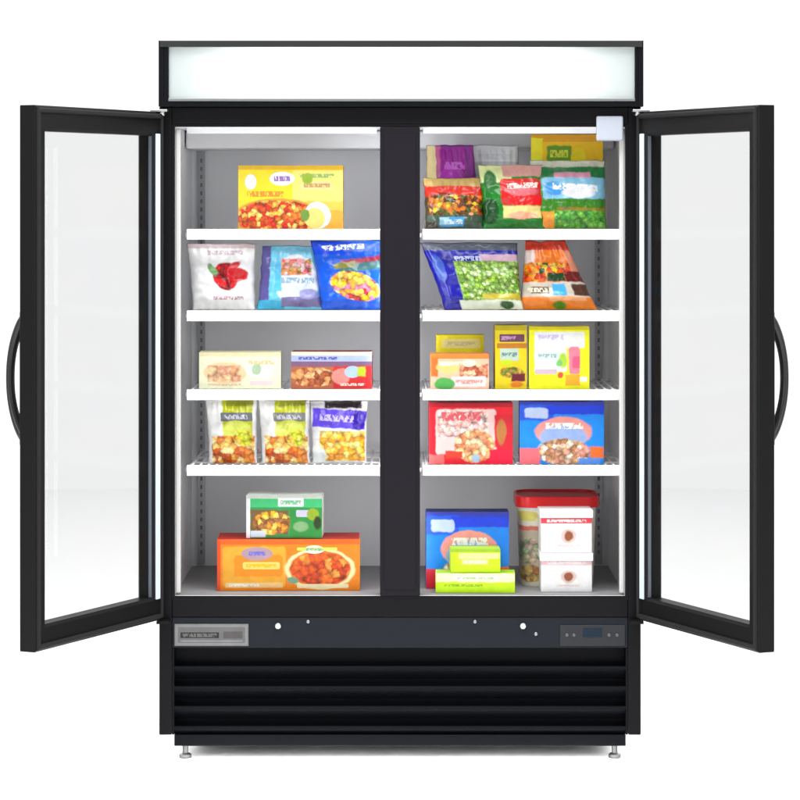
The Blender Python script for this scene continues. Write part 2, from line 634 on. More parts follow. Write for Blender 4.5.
add_box(bm, px1, sx1 - 0.0157, YF + 0.001, YF + 0.0195, sz0 + 0.0157, sz1 - 0.0157)
finish('sign_frame', bm, M['slat'], sign)
bm = bmesh.new()
add_box(bm, sx0 + 0.004, sx1 - 0.004, YF - 0.004, YF - 0.0002, sz1 - 0.0185, sz1 - 0.001)
finish('top_trim', bm, M['dark_steel'], sign, bevel=0.001)
bm = bmesh.new()
add_box(bm, px0, px1, YF - 0.002, YF - 0.0002, sz0 + 0.0155, sz0 + 0.0225)
finish('bottom_trim', bm, M['steel'], sign, bevel=0.0006)
bm = bmesh.new()
vs = [bm.verts.new(p) for p in ((px0 + 0.0005, YF + 0.010, sz0 + 0.016), (px1 - 0.0005, YF + 0.010, sz0 + 0.016),
                                (px1 - 0.0005, YF + 0.010, sz1 - 0.016), (px0 + 0.0005, YF + 0.010, sz1 - 0.016))]
bm.faces.new(vs)
finish('lit_panel', bm, M['sheet'], sign)
bm = bmesh.new()
zc = (sz0 + sz1) / 2
for zz in (zc - 0.035, zc + 0.035):
    add_tube(bm, [(-0.49, 0.085, zz), (0.49, 0.085, zz)], 0.013, 12)
finish('light_tube', bm, M['tube'], sign, smooth=True)

# head rail hardware: hinge plates and the pale cover in the upper right corner
for s in (-1, 1):
    bm = bmesh.new()
    a, b = sorted((s * X(632, -.02), s * X(649, -.02)))
    add_box(bm, a, b, -0.05, 0.02, ZT - 0.0145, ZT - 0.0085)
    add_lathe(bm, [(0.008, 0), (0.009, 0.002), (0.009, 0.010), (0.007, 0.012)], 16, (s * 0.674, -0.028, ZT - 0.026))
    finish('hinge_plate', bm, M['silver'], fz, bevel=0.001)
    bm = bmesh.new()
    a, b = sorted((s * X(630, -.02), s * X(643, -.02)))
    add_box(bm, a, b, -0.045, -0.0005, ZS - 0.014, ZS - 0.006)
    finish('hinge_plate', bm, M['body'], fz, bevel=0.001)
bm = bmesh.new()
add_box(bm, X(596), X(623), -0.012, -0.0005, Z(141), Z(116))
finish('sensor_cover', bm, M['pale'], fz, bevel=0.006, seg=3)
bm = bmesh.new()
add_box(bm, -IX + 0.0004, -IX + 0.001, 0.02, 0.10, Z(196), Z(160))
finish('wall_sticker', bm, simple('yellow_green_sticker', lin((196, 200, 96)), 0.5), fz)

# lower front: control band, badge, locks, display, grille, base, feet
bm = bmesh.new()
add_box(bm, -IX - 0.0085, IX + 0.0085, 0.003, 0.03, Z(648), ZS - 0.001)
band = finish('control_band', bm, M['band'], fz, bevel=0.002)
bw, bh = X(248.5) - X(174.5), Z(624) - Z(646)
badge_mat = printed('silver_badge', bw, bh, (128, 128, 128), [
    ('r', .02, .06, .98, .94, (138, 138, 138), {'r': .004}),
    ('r', .045, .14, .955, .86, (112, 112, 113), {'r': .003}),
    ('r', .08, .36, .60, .62, (46, 43, 42), {'r': .001}),
    ('t', .10, .40, .58, .58, (110, 108, 106), 11),
    ('r', .66, .34, .92, .66, (92, 88, 88), {'r': .001}),
    ('r', .08, .20, .92, .25, (150, 150, 150)),
], seed=4)
badge_mat.node_tree.nodes['Principled BSDF'].inputs['Metallic'].default_value = 0.35


def face_uv(bm, x0, z0):
    uvl = bm.loops.layers.uv.new('print')
    for f in bm.faces:
        for l in f.loops:
            l[uvl].uv = (l.vert.co.x - x0, l.vert.co.z - z0)


bm = bmesh.new()
add_box(bm, X(174.5), X(248.5), -0.0005, 0.0025, Z(646), Z(624))
face_uv(bm, X(174.5), Z(646))
finish('badge', bm, badge_mat, band, bevel=0.001)
for px, py, r in ((278, 626, .0085), (523, 626, .0085)):
    bm = bmesh.new()
    add_lathe(bm, [(r, 0.003), (r, -0.004), (r * .8, -0.006), (r * .45, -0.006), (r * .4, -0.005)], 20, (X(px), 0, Z(py)), 'y')
    finish('key_lock', bm, simple('bright_lock_metal', (.6, .6, .6), .25, metal=.6), band, smooth=True)
for px, py in ((308, 618.8), (475, 618.8), (536, 631)):
    bm = bmesh.new()
    add_lathe(bm, [(.0052, 0.003), (.0052, 0.0015), (.004, -0.0005), (.001, -0.001)], 16, (X(px), 0, Z(py + 3)), 'y')
    finish('screw', bm, M['steel'], band, smooth=True)
bm = bmesh.new()
add_box(bm, X(560), X(625), -0.001, 0.0025, Z(646), Z(625))
disp = finish('thermostat_panel', bm, simple('grey_thermostat_face', (.026, .027, .031), .4, spec=.15), band, bevel=0.0015)
bm = bmesh.new()
add_box(bm, X(583), X(602), -0.0022, -0.0012, Z(637), Z(628))
finish('display_window', bm, simple('dark_blue_display', (.010, .02, .034), .3, spec=.1), disp, bevel=0.0004)
for px in (567, 574, 609, 617):
    bm = bmesh.new()
    add_lathe(bm, [(.0048, -.0008), (.0046, -.003), (.002, -.0034)], 16, (X(px), 0, Z(635)), 'y')
    finish('button', bm, simple('grey_button', (.07, .07, .075), .4), disp, smooth=True)

bm = bmesh.new()      # louvred grille
gx = IX + 0.0085
ztop, zbot = Z(648) - 0.001, ZB
add_box(bm, -gx, gx, 0.06, 0.066, zbot, ztop)
pitch = (Z(668) - Z(688))
z = Z(668)
for i in range(4):
    prof = [(0.006, z + 0.004), (0.003, z + 0.002), (0.003, z - 0.004), (0.010, z - 0.006), (0.034, z - 0.036), (0.036, z - 0.034), (0.012, z - 0.001), (0.012, z + 0.004)]
    ends = [[bm.verts.new((x, yy, zz)) for yy, zz in prof] for x in (-gx + .006, gx - .006)]
    for a in range(len(prof)):
        b = (a + 1) % len(prof)
        bm.faces.new((ends[0][a], ends[0][b], ends[1][b], ends[1][a]))
    bm.faces.new(ends[0][::-1])
    bm.faces.new(ends[1])
    z -= pitch
add_box(bm, -gx, -gx + 0.006, 0.004, 0.06, zbot, ztop)
add_box(bm, gx - 0.006, gx, 0.004, 0.06, zbot, ztop)
finish('grille', bm, M['slat'], fz)
bm = bmesh.new()
add_box(bm, -0.642, 0.642, 0.008, DEPTH - 0.03, Z(746, .01), ZB - 0.0005)
finish('base_frame', bm, M['slat'], fz, bevel=0.002)
for s in (-1, 1):
    for y in (0.05, 0.64):
        bm = bmesh.new()
        zt = Z(746, .01)
        add_lathe(bm, [(0.0165, 0.0), (0.018, 0.002), (0.018, 0.010), (0.014, 0.0135), (0.0085, 0.015), (0.0085, zt + .001)], 20)
        finish('leg', bm, M['foot'], fz, smooth=False, bevel=.0008, loc=(s * 0.6135, y, 0))

# doors
ZD1, ZD0 = Z(112.3), Z(618.5)


def door(s, ang, W):
    """s = -1 left, 1 right; leaf runs along local x away from the hinge, outside face at local -y"""
    def xx(a, b):
        return (s * -1 * a, s * -1 * b) if s < 0 else tuple(sorted((-a, -b)))
    t = 0.05
    H = ZD1 - ZD0
    x0, x1 = (0, W) if s < 0 else (-W, 0)
    bm = bmesh.new()
    add_ring(bm, x0, x1, 0, H, [(0.003, -t), (0.0, -t + 0.003), (0.0, -0.003), (0.003, 0.0), (0.046, 0.0), (0.052, -0.006), (0.052, -t + 0.006), (0.047, -t)], fz=1.3)
    root = finish('glass_door', bm, M['door'], fz)
    root.location = (s * 0.6735, -0.022, ZD0)
    root.rotation_euler = (0, 0, R(ang) * s)
    bm = bmesh.new()
    add_ring(bm, x0, x1, 0, H, [(0.005, 0.0), (0.005, 0.006), (0.008, 0.009), (0.013, 0.009), (0.016, 0.006), (0.016, 0.0)], fz=1.2)
    finish('gasket', bm, M['rubber'], root)
    bm = bmesh.new()
    for y in (-0.018, -0.036):
        add_box(bm, x0 + 0.0505, x1 - 0.0505, y, y + 0.004, 0.066, H - 0.066)
    finish('glass_pane', bm, M['glass'], root)
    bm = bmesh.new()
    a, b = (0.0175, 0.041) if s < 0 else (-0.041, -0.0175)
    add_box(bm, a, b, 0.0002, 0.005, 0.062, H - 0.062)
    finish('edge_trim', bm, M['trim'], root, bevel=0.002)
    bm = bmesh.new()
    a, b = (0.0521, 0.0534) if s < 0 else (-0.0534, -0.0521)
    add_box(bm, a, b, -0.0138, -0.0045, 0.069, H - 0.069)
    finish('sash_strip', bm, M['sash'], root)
    # bow handle on the outside face
    bm = bmesh.new()
    zc = Z(378.5, -.6) - ZD0
    hh = 0.157
    pts, rad = [], []
    n = 24
    for i in range(n + 1):
        u = -1 + 2 * i / n
        yy = -t + 0.004 - 0.046 * (1 - abs(u) ** 2.2) ** 0.85
        pts.append((s * -1 * (W - 0.022), yy, zc + hh * u))
        rad.append(0.0105 + 0.004 * abs(u) ** 3)
    add_tube(bm, pts, rad, 12, flat=1.35, up=Vector((0, 1, 0)))
    finish('handle', bm, M['handle'], root, smooth=True)
    bm = bmesh.new()
    a, b = sorted((s * -1 * (W - 0.040), s * -1 * (W - 0.006)))
    add_box(bm, a, b, -t - 0.0035, -t - 0.0002, zc - 0.175, zc + 0.175)
    finish('handle_plate', bm, M['handle'], root, bevel=0.0015)
    return root


door(-1, 115.2, 0.665)
door(1, 113.6, 0.665)

# ------------------------------------------------------------------ packages
STACK = {}
FLOOR_Z = ZO0 + 0.003
GAP = 0.0006


def tag(o, label, cat, group=None):
    o['label'] = label
    o['category'] = cat
    if group:
        o['group'] = group


def box(name, label, x0, x1, ytop, base, d, depth, cols, layers, side, rotz=0.0, seed=1, group=None, cat='box', top=None):
    """carton: px extent of its front face, standing at height base; printed front, plain sides with folded flaps"""
    k_ = (1 + d / D)
    w = (x1 - x0) * S * k_
    h = Z(ytop, d) - base
    bm = bmesh.new()
    fs = add_box(bm, -w / 2, w / 2, 0, depth, 0, h)
    for i, f in enumerate(fs):
        f.material_index = 0 if i == 2 else 1
    if top is not None:
        fs[1].material_index = 2
    e = [e for e in bm.edges]
    bmesh.ops.bevel(bm, geom=e, offset=0.0022, segments=2, affect='EDGES', profile=0.6)
    bmesh.ops.subdivide_edges(bm, edges=[e for e in bm.edges if e.calc_length() > 0.03], cuts=7, use_grid_fill=True)
    for v in bm.verts:
        c = v.co
        # card bows a little between its edges
        u = max(0.0, 1 - (2 * c.x / w) ** 2) * max(0.0, 1 - (2 * c.z / h - 1) ** 2)
        n = noise.noise(Vector((c.x * 9 + seed * 5, c.y * 9, c.z * 9)))
        if c.y < 0.004:
            c.y -= u * (0.0022 + 0.0022 * n)
        if c.z > h - 0.004:
            c.z -= 0.002 * max(0.0, 1 - (2 * c.x / w) ** 2) * max(0, 1 - (2 * c.y / depth - 1) ** 2)
    # flap seam on the top
    face_uv(bm, -w / 2, 0)
    mats = [printed(name + '_print', w, h, cols, layers, 'carton', seed), simple(name + '_side', lin(side), 0.5, spec=.35, var=.08)]
    if top is not None:
        mats.append(simple(name + '_top', lin(top), 0.5, spec=.35, var=.08))
    o = finish(name, bm, mats, None, smooth=True)
    o.data.set_sharp_from_angle(angle=R(35))
    o.location = ((X(x0, d) + X(x1, d)) / 2, d, base + GAP)
    o.rotation_euler = (0, 0, R(rotz))
    tag(o, label, cat, group)
    return o, base + GAP + h


def bag(name, label, bl, br, tl, tr, ytop, base, d, thick, cols, layers, seed=1, lean=4.0, rotz=0.0, group=None, cat='bag', fin=0.05, back=None):
    """pillow bag: px of bottom-left/right and top-left/right corners; bulging body, crimped seals, creased film"""
    kk = (1 + d / D)
    h = (Z(ytop, d) - base)
    xb0, xb1, xt0, xt1 = X(bl, d), X(br, d), X(tl, d), X(tr, d)
    cx = (xb0 + xb1 + xt0 + xt1) / 4
    w = ((xb1 - xb0) + (xt1 - xt0)) / 2
    nu, nv = 44, 52
    bm = bmesh.new()
    uvl = bm.loops.layers.uv.new('print')
    rnd = random.Random(seed)
    ph = [rnd.uniform(0, 6.28) for _ in range(8)]

    def pt(i, j, side):
        u, v = i / nu, j / nv
        s = 2 * u - 1
        x0 = xb0 + (xt0 - xb0) * v - cx
        x1 = xb1 + (xt1 - xb1) * v - cx
        pinch = 0.035 * math.sin(math.pi * min(1, max(0, v))) ** 0.5
        xm, hw = (x0 + x1) / 2, (x1 - x0) / 2 * (1.03 - pinch)
        ed = 1 - abs(s) ** 3.0
        f = min(1.0, max(0.0, v / 0.16)) ** 0.55 * min(1.0, max(0.0, (1 - fin - v) / 0.36)) ** 0.75
        f *= 0.88 + 0.12 * math.cos((v - 0.35) * 3)
        th = thick / 2 * f * max(0.0, ed) ** 0.62
        p3 = Vector((u * 3.1 + seed * 3.7, v * 3.3, side * 2.0))
        lump = noise.noise(p3 * 1.6) * 0.30 + noise.noise(p3 * 4.2) * 0.10
        # creases that run in from the seals
        cr = math.sin(s * 23 + ph[0] + 2.5 * noise.noise(Vector((s * 2, seed, v)))) * max(0, (v - 0.62)) * 0.006
        cr += math.sin(s * 19 + ph[1]) * max(0, 0.22 - v) * 0.007
        cr += math.sin(v * 26 + ph[2] + s * 2) * max(0, abs(s) - 0.66) * 0.007
        th = th * (1 + lump) + 1.5 * cr * (1 - abs(s) ** 6)
        th = max(th, 0.0004)
        zig = 0.0
        if v > 1 - fin:
            zig = 0.0009 * math.sin(v * h * 2 * math.pi / 0.0045)
            th = 0.0006
        x = xm + hw * s + 0.0025 * noise.noise(Vector((v * 7, s * 2, seed)))
        z = h * v
        if v > 0.9:
            z += 0.004 * noise.noise(Vector((s * 2.2, seed * 1.3, 0))) * (v - 0.9) / 0.1
        y = (-th if side == 0 else th) + zig + 0.010 * noise.noise(Vector((s * 1.4, seed, 4.0))) * max(0, v - 0.7) / 0.3
        if v < 0.06:
            z += 0.0
        return Vector((x, y, z))
    grid = [[[None] * (nv + 1) for _ in range(nu + 1)] for _ in range(2)]
    for i in range(nu + 1):
        for j in range(nv + 1):
            edge = i in (0, nu) or j in (0, nv)
            a = pt(i, j, 0)
            if edge:
                b = pt(i, j, 1)
                vtx = bm.verts.new((a + b) / 2)
                grid[0][i][j] = grid[1][i][j] = vtx
            else:
                grid[0][i][j] = bm.verts.new(a)
                grid[1][i][j] = bm.verts.new(pt(i, j, 1))
    for side in range(2):
        g = grid[side]
        for i in range(nu):
            for j in range(nv):
                q = [(i, j), (i + 1, j), (i + 1, j + 1), (i, j + 1)]
                if side:
                    q = q[::-1]
                f = bm.faces.new([g[a][b] for a, b in q])
                f.material_index = side
                for l, (a, b) in zip(f.loops, q):
                    l[uvl].uv = (a / nu * w, b / nv * h)
    mats = [printed(name + '_print', w, h, cols, layers, 'film', seed), simple(name + '_back', lin(back or cols), .35, var=.1, bump=.2, bscale=30)]
    bmesh.ops.rotate(bm, cent=(0, 0, 0), matrix=Matrix.Rotation(R(-lean), 3, 'X'), verts=bm.verts[:])
    zm = min(v.co.z for v in bm.verts)
    bmesh.ops.translate(bm, vec=(0, thick / 2, -zm), verts=bm.verts[:])
    bmesh.ops.rotate(bm, cent=(0, 0, 0), matrix=Matrix.Rotation(R(rotz), 3, 'Z'), verts=bm.verts[:])
    o = finish(name, bm, mats, None, smooth=True)
    o.location = (cx, d, base + GAP)
    tag(o, label, cat, group)
    return o


S1, S2, S3, S4 = [z - 0.0013 for z in SHZ]
W_ = (250, 250, 248)
TEAL = (150, 175, 185)
PIZZA = [(226, 120, 40), (214, 60, 34), (240, 176, 70), (196, 84, 30), (250, 206, 110), (206, 44, 30)]

# ---- left column, top shelf
box('pizza_carton', 'yellow carton with a pizza picture standing alone on the top left shelf', 238, 343, 165.5, S1, .09, .05, (255, 216, 40), [
    ('r', 0, .93, 1, 1, (226, 180, 40)),
    ('r', .52, .42, 1.0, .92, (250, 226, 120)),
    ('r', .0, .0, 1.0, .30, (250, 168, 60), {'wob': 1}),
    ('r', .40, .30, 1.0, .44, (252, 196, 84), {'wob': 1}),
    ('e', .12, .74, .055, .12, (246, 236, 246)),
    ('e', .42, .79, .12, .11, (240, 236, 250)),
    ('t', .34, .745, .50, .835, (150, 110, 190), 5),
    ('t', .08, .50, .44, .60, (222, 140, 50), 9),
    ('t', .58, .80, .92, .87, (140, 180, 110), 9),
    ('r', .60, .62, .90, .75, (226, 214, 150), {'r': .006}),
    ('t', .62, .65, .88, .72, (196, 150, 90), 10),
    ('e', .66, .79, .05, .09, (150, 180, 50), {'wob': 1}),
    ('e', .38, .18, .43, .30, (214, 150, 60), {'wob': 1}),
    ('f', .38, .18, .40, .27, PIZZA, .017),
    ('e', .76, .22, .13, .20, (240, 244, 246), {'rot': -50}),
    ('e', .73, .17, .10, .16, (244, 214, 120), {'rot': -50}),
    ('e', .64, .22, .045, .09, (110, 150, 60), {'wob': 1}),
], (176, 120, 40), seed=3, rotz=-1.5)

# ---- left column, second shelf
bag('white_bag', 'white bag with red cherries printed on it', 193, 254, 186, 254, 244, S2, .09, .075, (244, 243, 243), [
    ('r', 0, .93, 1, 1, (214, 196, 200)),
    ('e', .62, .52, .34, .36, (236, 246, 242), {'wob': 1}),
    ('t', .28, .82, .86, .90, (196, 176, 186), 9),
    ('f', .56, .50, .20, .21, [(214, 10, 24), (170, 0, 14), (226, 30, 40), (140, 0, 10)], .022, {}),
    ('e', .74, .52, .16, .11, (196, 8, 22), {'wob': 1}),
    ('e', .36, .60, .055, .10, (110, 160, 96), {'wob': 1, 'rot': 30}),
    ('e', .70, .66, .10, .05, (206, 40, 50), {'wob': 1, 'rot': 30}),
    ('t', .34, .14, .84, .20, (190, 150, 160), 10),
], seed=11, lean=5)
bag('pale_blue_bag', 'pale blue and white bag beside the white cherry bag', 257, 324, 262, 318, 246, S2, .10, .07, (110, 205, 245), [
    ('r', 0, 0, .16, 1, (96, 88, 160), {'wob': 1}),
    ('r', 0, .0, .42, .14, (60, 184, 226), {'wob': 1}),
    ('r', .30, .80, 1, 1, (130, 206, 236), {'wob': 1}),
    ('e', .60, .46, .36, .40, (222, 232, 248), {'wob': 1}),
    ('r', .24, .28, .36, .74, (90, 190, 245), {'wob': 1}),
    ('f', .60, .66, .25, .13, [(236, 100, 100), (250, 200, 206), (226, 140, 80), (244, 160, 160), (190, 150, 70)], .016, {'shape': 'r'}),
    ('t', .34, .40, .90, .50, (140, 170, 196), 8),
    ('r', .36, .04, .96, .20, (120, 112, 160), {'wob': 1}),
    ('e', .78, .24, .16, .08, (150, 150, 200), {'wob': 1}),
], seed=12, lean=4)
bag('blue_bag', 'bright blue bag with a yellow and red picture next to the centre post', 322, 392, 311, 392, 241, S2, .075, .075, (10, 92, 226), [
    ('r', .0, .80, .50, 1, (6, 70, 220), {'wob': 1}),
    ('r', .40, .84, 1, .96, (74, 112, 204), {'wob': 1}),
    ('r', .30, .56, 1, .72, (64, 112, 116), {'wob': 1, 'rot': 6}),
    ('r', .34, .69, 1, .76, (160, 40, 70), {'wob': 1, 'rot': 8}),
    ('r', .24, .60, .52, .68, (130, 130, 60), {'wob': 1, 'rot': 8}),
    ('f', .50, .34, .34, .20, [(246, 190, 20), (200, 50, 50), (250, 210, 90), (216, 120, 150), (240, 160, 60)], .020, {'rot': -14}),
    ('r', .86, .10, 1, .42, (120, 40, 40), {'wob': 1}),
    ('t', .12, .86, .66, .95, (230, 236, 250), 7, {'rot': 4}),
], seed=13, lean=3)

# ---- left column, third shelf
box('cream_carton', 'low cream carton with a beige picture on the third left shelf', 199, 281, 352.5, S3, .10, .10, (246, 240, 206), [
    ('r', 0, .88, 1, 1, (232, 224, 180)),
    ('e', .32, .44, .26, .30, (240, 206, 160), {'wob': 1}),
    ('f', .31, .42, .20, .22, [(226, 168, 124), (214, 150, 106), (236, 190, 146), (222, 160, 130)], .030, {'shape': 'r'}),
    ('e', .74, .54, .17, .25, (248, 250, 240)),
    ('e', .70, .54, .06, .17, (170, 196, 160), {'wob': 1}),
    ('t', .60, .66, .92, .78, (226, 200, 130), 6),
    ('t', .10, .08, .52, .15, (226, 190, 150), 12),
    ('r', .62, .10, .90, .22, (244, 210, 216), {'r': .004}),
], (214, 206, 170), seed=21, rotz=.8)
box('brown_carton', 'low carton with a pale blue top stripe and brown and red picture', 291, 372, 352, S3, .095, .10, (176, 96, 64), [
    ('r', 0, .74, 1, .90, (170, 184, 236)),
    ('r', 0, .90, 1, 1, (236, 224, 200)),
    ('r', 0, .60, 1, .74, (126, 90, 120)),
    ('r', .52, 0, 1, .62, (206, 40, 44), {'wob': 1}),
    ('f', .28, .32, .29, .26, [(196, 110, 60), (150, 74, 40), (226, 150, 90), (176, 90, 50), (236, 176, 120)], .022),
    ('e', .62, .34, .11, .22, (226, 140, 130), {'wob': 1}),
    ('e', .76, .46, .10, .16, (170, 196, 226)),
    ('r', .82, .34, .92, .60, (180, 196, 40), {'wob': 1}),
    ('t', .08, .78, .60, .87, (90, 90, 170), 10),
    ('t', .60, .08, .92, .16, (250, 220, 200), 9),
], (128, 36, 40), seed=22, rotz=-.8)

# ---- left column, fourth shelf
def nugget(name, label, a, b, seed, dark, ytop=401):
    bag(name, label, a + 4, b, a, b, ytop, S4, .085, .07, (250, 250, 248), [
        ('r', .32, .42, .92, 1.0, (190, 196, 16), {'wob': 1}),
        ('r', .40, .90, .92, 1, (150, 156, 20), {'wob': 1}),
        ('r', .28, .66, .92, .80, dark, {'r': .004}),
        ('t', .34, .69, .84, .77, (206, 206, 224), 6),
        ('e', .60, .52, .30, .16, (214, 222, 90), {'wob': 1}),
        ('f', .52, .20, .44, .23, [(240, 160, 50), (226, 130, 34), (248, 196, 110), (206, 90, 20), (246, 176, 80), (252, 214, 150)], .021, {'shape': 'r'}),
        ('f', .74, .40, .20, .12, [(206, 214, 20), (190, 196, 40), (240, 170, 60)], .018),
    ], seed=seed, lean=4)


nugget('snack_bag', 'white and lime bag of golden nuggets, nearest the left wall', 205, 256, 31, (112, 116, 120))
nugget('snack_bag', 'white and lime bag of golden nuggets, beside the purple-topped bag', 258, 309, 32, (126, 128, 122))
bag('purple_topped_bag', 'white bag with a purple band over golden pieces', 313, 366, 309, 367, 402, S4, .09, .07, (236, 236, 244), [
    ('r', .26, .88, .90, 1.0, (52, 46, 50), {'wob': 1}),
    ('r', .04, .56, .98, .86, (98, 70, 226), {'wob': 1, 'rot': -4}),
    ('e', .86, .68, .12, .16, (56, 20, 170), {'wob': 1}),
    ('t', .16, .66, .78, .78, (210, 200, 250), 6, {'rot': -4}),
    ('f', .56, .28, .42, .24, [(246, 190, 60), (240, 166, 30), (250, 214, 120), (232, 150, 40), (252, 200, 90)], .021, {'shape': 'r'}),
    ('e', .10, .12, .16, .14, (232, 242, 246), {'wob': 1}),
], seed=33, lean=4)

# ---- left column, floor
o, ztop = box('orange_pizza_box', 'wide orange carton with a round pizza picture on the left freezer floor', 217, 360, 539.5, FLOOR_Z, .085, .17, (255, 132, 20), [
    ('r', 0, .90, 1, 1, (240, 100, 30)),
    ('r', 0, 0, .025, 1, (226, 80, 24)),
    ('r', .04, .06, .48, .86, (255, 170, 46), {'wob': 1, 'r': .01}),
    ('r', .12, .28, .46, .70, (255, 142, 16), {'wob': 1, 'r': .01}),
    ('e', .28, .72, .11, .13, (180, 150, 160)),
    ('t', .22, .68, .34, .77, (110, 110, 210), 5),
    ('r', .18, .42, .44, .56, (255, 214, 110), {'r': .006}),
    ('t', .20, .45, .42, .53, (246, 190, 20), 7),
    ('r', .06, .06, .46, .16, (250, 196, 130)),
    ('t', .08, .08, .30, .14, (250, 244, 226), 9),
    ('e', .72, .42, .245, .40, (252, 232, 170), {'wob': 1}),
    ('e', .72, .42, .215, .36, (226, 110, 34), {'wob': 1}),
    ('f', .72, .42, .205, .34, [(226, 84, 26), (244, 120, 40), (200, 66, 20), (250, 150, 60), (230, 100, 30)], .026),
    ('e', .68, .80, .07, .08, (236, 246, 232)),
    ('r', .56, .78, .84, .84, (206, 226, 90), {'r': .003}),
    ('t', .62, .77, .75, .83, (120, 170, 150), 5),
    ('e', .53, .20, .04, .07, (120, 160, 130), {'wob': 1}),
    ('r', .56, .05, .92, .13, (252, 224, 180), {'r': .004}),
], (168, 40, 30), seed=41, rotz=1.0, top=(170, 26, 16))
box('green_carton', 'small white and green carton lying on top of the wide orange pizza carton', 246, 322, 495.5, ztop, .10, .11, (60, 150, 80), [
    ('r', 0, .72, 1, 1, (66, 196, 120)),
    ('r', 0, 0, .055, 1, (236, 236, 240)),
    ('r', 0, .92, 1, 1, (206, 214, 204)),
    ('r', .42, .74, .76, .94, (250, 252, 248), {'r': .004}),
    ('t', .45, .78, .73, .89, (120, 196, 150), 7),
    ('r', .06, .10, .56, .66, (120, 92, 50), {'wob': 1}),
    ('f', .34, .36, .25, .28, [(250, 180, 20), (240, 150, 40), (150, 96, 40), (254, 210, 90), (170, 110, 60)], .020),
    ('r', .58, .0, 1, .70, (44, 146, 60), {'wob': 1}),
    ('r', .66, .50, .84, .66, (206, 200, 236), {'r': .004}),
    ('e', .88, .56, .08, .14, (150, 176, 40), {'wob': 1}),
    ('e', .72, .28, .10, .12, (130, 176, 120), {'wob': 1}),
    ('r', .06, .03, .26, .18, (206, 222, 246), {'r': .003}),
    ('e', .94, .36, .05, .16, (40, 60, 20), {'wob': 1}),
], (214, 220, 212), seed=42, rotz=-1.5)

# ---- right column, top shelf
bag('purple_bag', 'purple bag with a cream edge standing at the back of the top right shelf', 425, 481, 427, 473, 145, S1, .20, .05, (130, 10, 134), [
    ('r', 0, 0, .20, 1, (226, 206, 150), {'wob': 1}),
    ('r', .20, .60, .30, 1, (190, 90, 140), {'wob': 1}),
    ('r', .28, .58, .82, .96, (146, 0, 140), {'wob': 1}),
    ('e', .52, .64, .24, .10, (170, 40, 172), {'wob': 1}),
    ('t', .36, .70, .80, .80, (196, 90, 200), 5),
    ('r', .30, .0, 1, .5, (140, 20, 146), {'wob': 1}),
], seed=51, lean=3)
bag('white_topped_bag', 'plain grey-white bag standing behind the green bag with a red panel', 470, 524, 470, 518, 145, S1, .25, .05, (222, 224, 226), [
    ('r', 0, .62, 1, .80, (190, 190, 194), {'wob': 1}),
    ('t', .16, .82, .86, .90, (206, 206, 214), 8),
    ('r', .30, .40, 1, .64, (206, 176, 170), {'wob': 1}),
    ('r', 0, 0, 1, .42, (150, 150, 140), {'wob': 1}),
], seed=52, lean=3)
box('yellow_green_carton', 'yellow carton with green patches at the back right of the top shelf', 531, 603, 134.5, S1, .22, .06, (240, 190, 10), [
    ('r', 0, .92, 1, 1, (226, 160, 10)),
    ('r', 0, .70, .16, .96, (250, 226, 20), {'wob': 1}),
    ('r', .22, .72, .56, .88, (96, 150, 20), {'wob': 1, 'r': .006}),
    ('t', .26, .75, .52, .84, (214, 220, 60), 6),
    ('e', .66, .74, .10, .12, (240, 214, 10), {'wob': 1}),
    ('e', .90, .60, .12, .14, (236, 130, 70), {'wob': 1}),
    ('e', .70, .56, .14, .06, (70, 130, 30), {'wob': 1}),
    ('r', 0, 0, 1, .5, (206, 150, 30), {'wob': 1}),
], (150, 110, 20), seed=53, rotz=-2)
VEG = [(150, 60, 20), (206, 170, 20), (90, 50, 16), (226, 110, 20), (70, 90, 20), (190, 130, 30)]
bag('brown_food_bag', 'short dark bag with a red top and mixed vegetables, in front of the purple bag', 426, 484, 424, 484, 178, S1, .08, .065, (74, 60, 30), [
    ('r', 0, .82, 1, 1, (190, 160, 90), {'wob': 1}),
    ('r', 0, .62, 1, .84, (206, 36, 16), {'wob': 1}),
    ('r', .24, .60, .50, .70, (120, 20, 14), {'wob': 1}),
    ('f', .52, .46, .46, .20, VEG, .017, {'shape': 'r'}),
    ('r', 0, .0, 1, .26, (60, 80, 64), {'wob': 1}),
    ('r', .24, .04, .66, .22, (60, 150, 206), {'wob': 1, 'r': .006}),
    ('r', .24, .08, .40, .22, (150, 200, 220), {'wob': 1}),
    ('t', .30, .08, .64, .18, (216, 236, 246), 6),
    ('r', 0, .0, .2, .14, (40, 34, 10), {'wob': 1}),
], seed=54, lean=5)
bag('green_bag', 'green bag with a big red panel in the middle of the top right shelf', 484, 545, 479, 543, 165, S1, .07, .075, (14, 120, 30), [
    ('r', .0, .72, .50, 1, (206, 214, 150), {'wob': 1}),
    ('r', .36, .82, 1, 1, (206, 150, 140), {'wob': 1}),
    ('e', .16, .74, .10, .18, (40, 110, 40), {'wob': 1}),
    ('r', .32, .36, 1, .78, (214, 24, 24), {'wob': 1, 'r': .01}),
    ('e', .66, .58, .26, .07, (226, 110, 120), {'wob': 1}),
    ('t', .42, .62, .92, .72, (250, 220, 210), 6, {'rot': 3}),
    ('r', .56, .36, 1, .47, (236, 10, 20), {'wob': 1}),
    ('r', .34, .16, .96, .35, (230, 206, 130), {'wob': 1}),
    ('e', .66, .20, .24, .06, (246, 160, 130), {'wob': 1}),
    ('e', .12, .26, .14, .20, (10, 70, 24), {'wob': 1}),
], seed=55, lean=5)
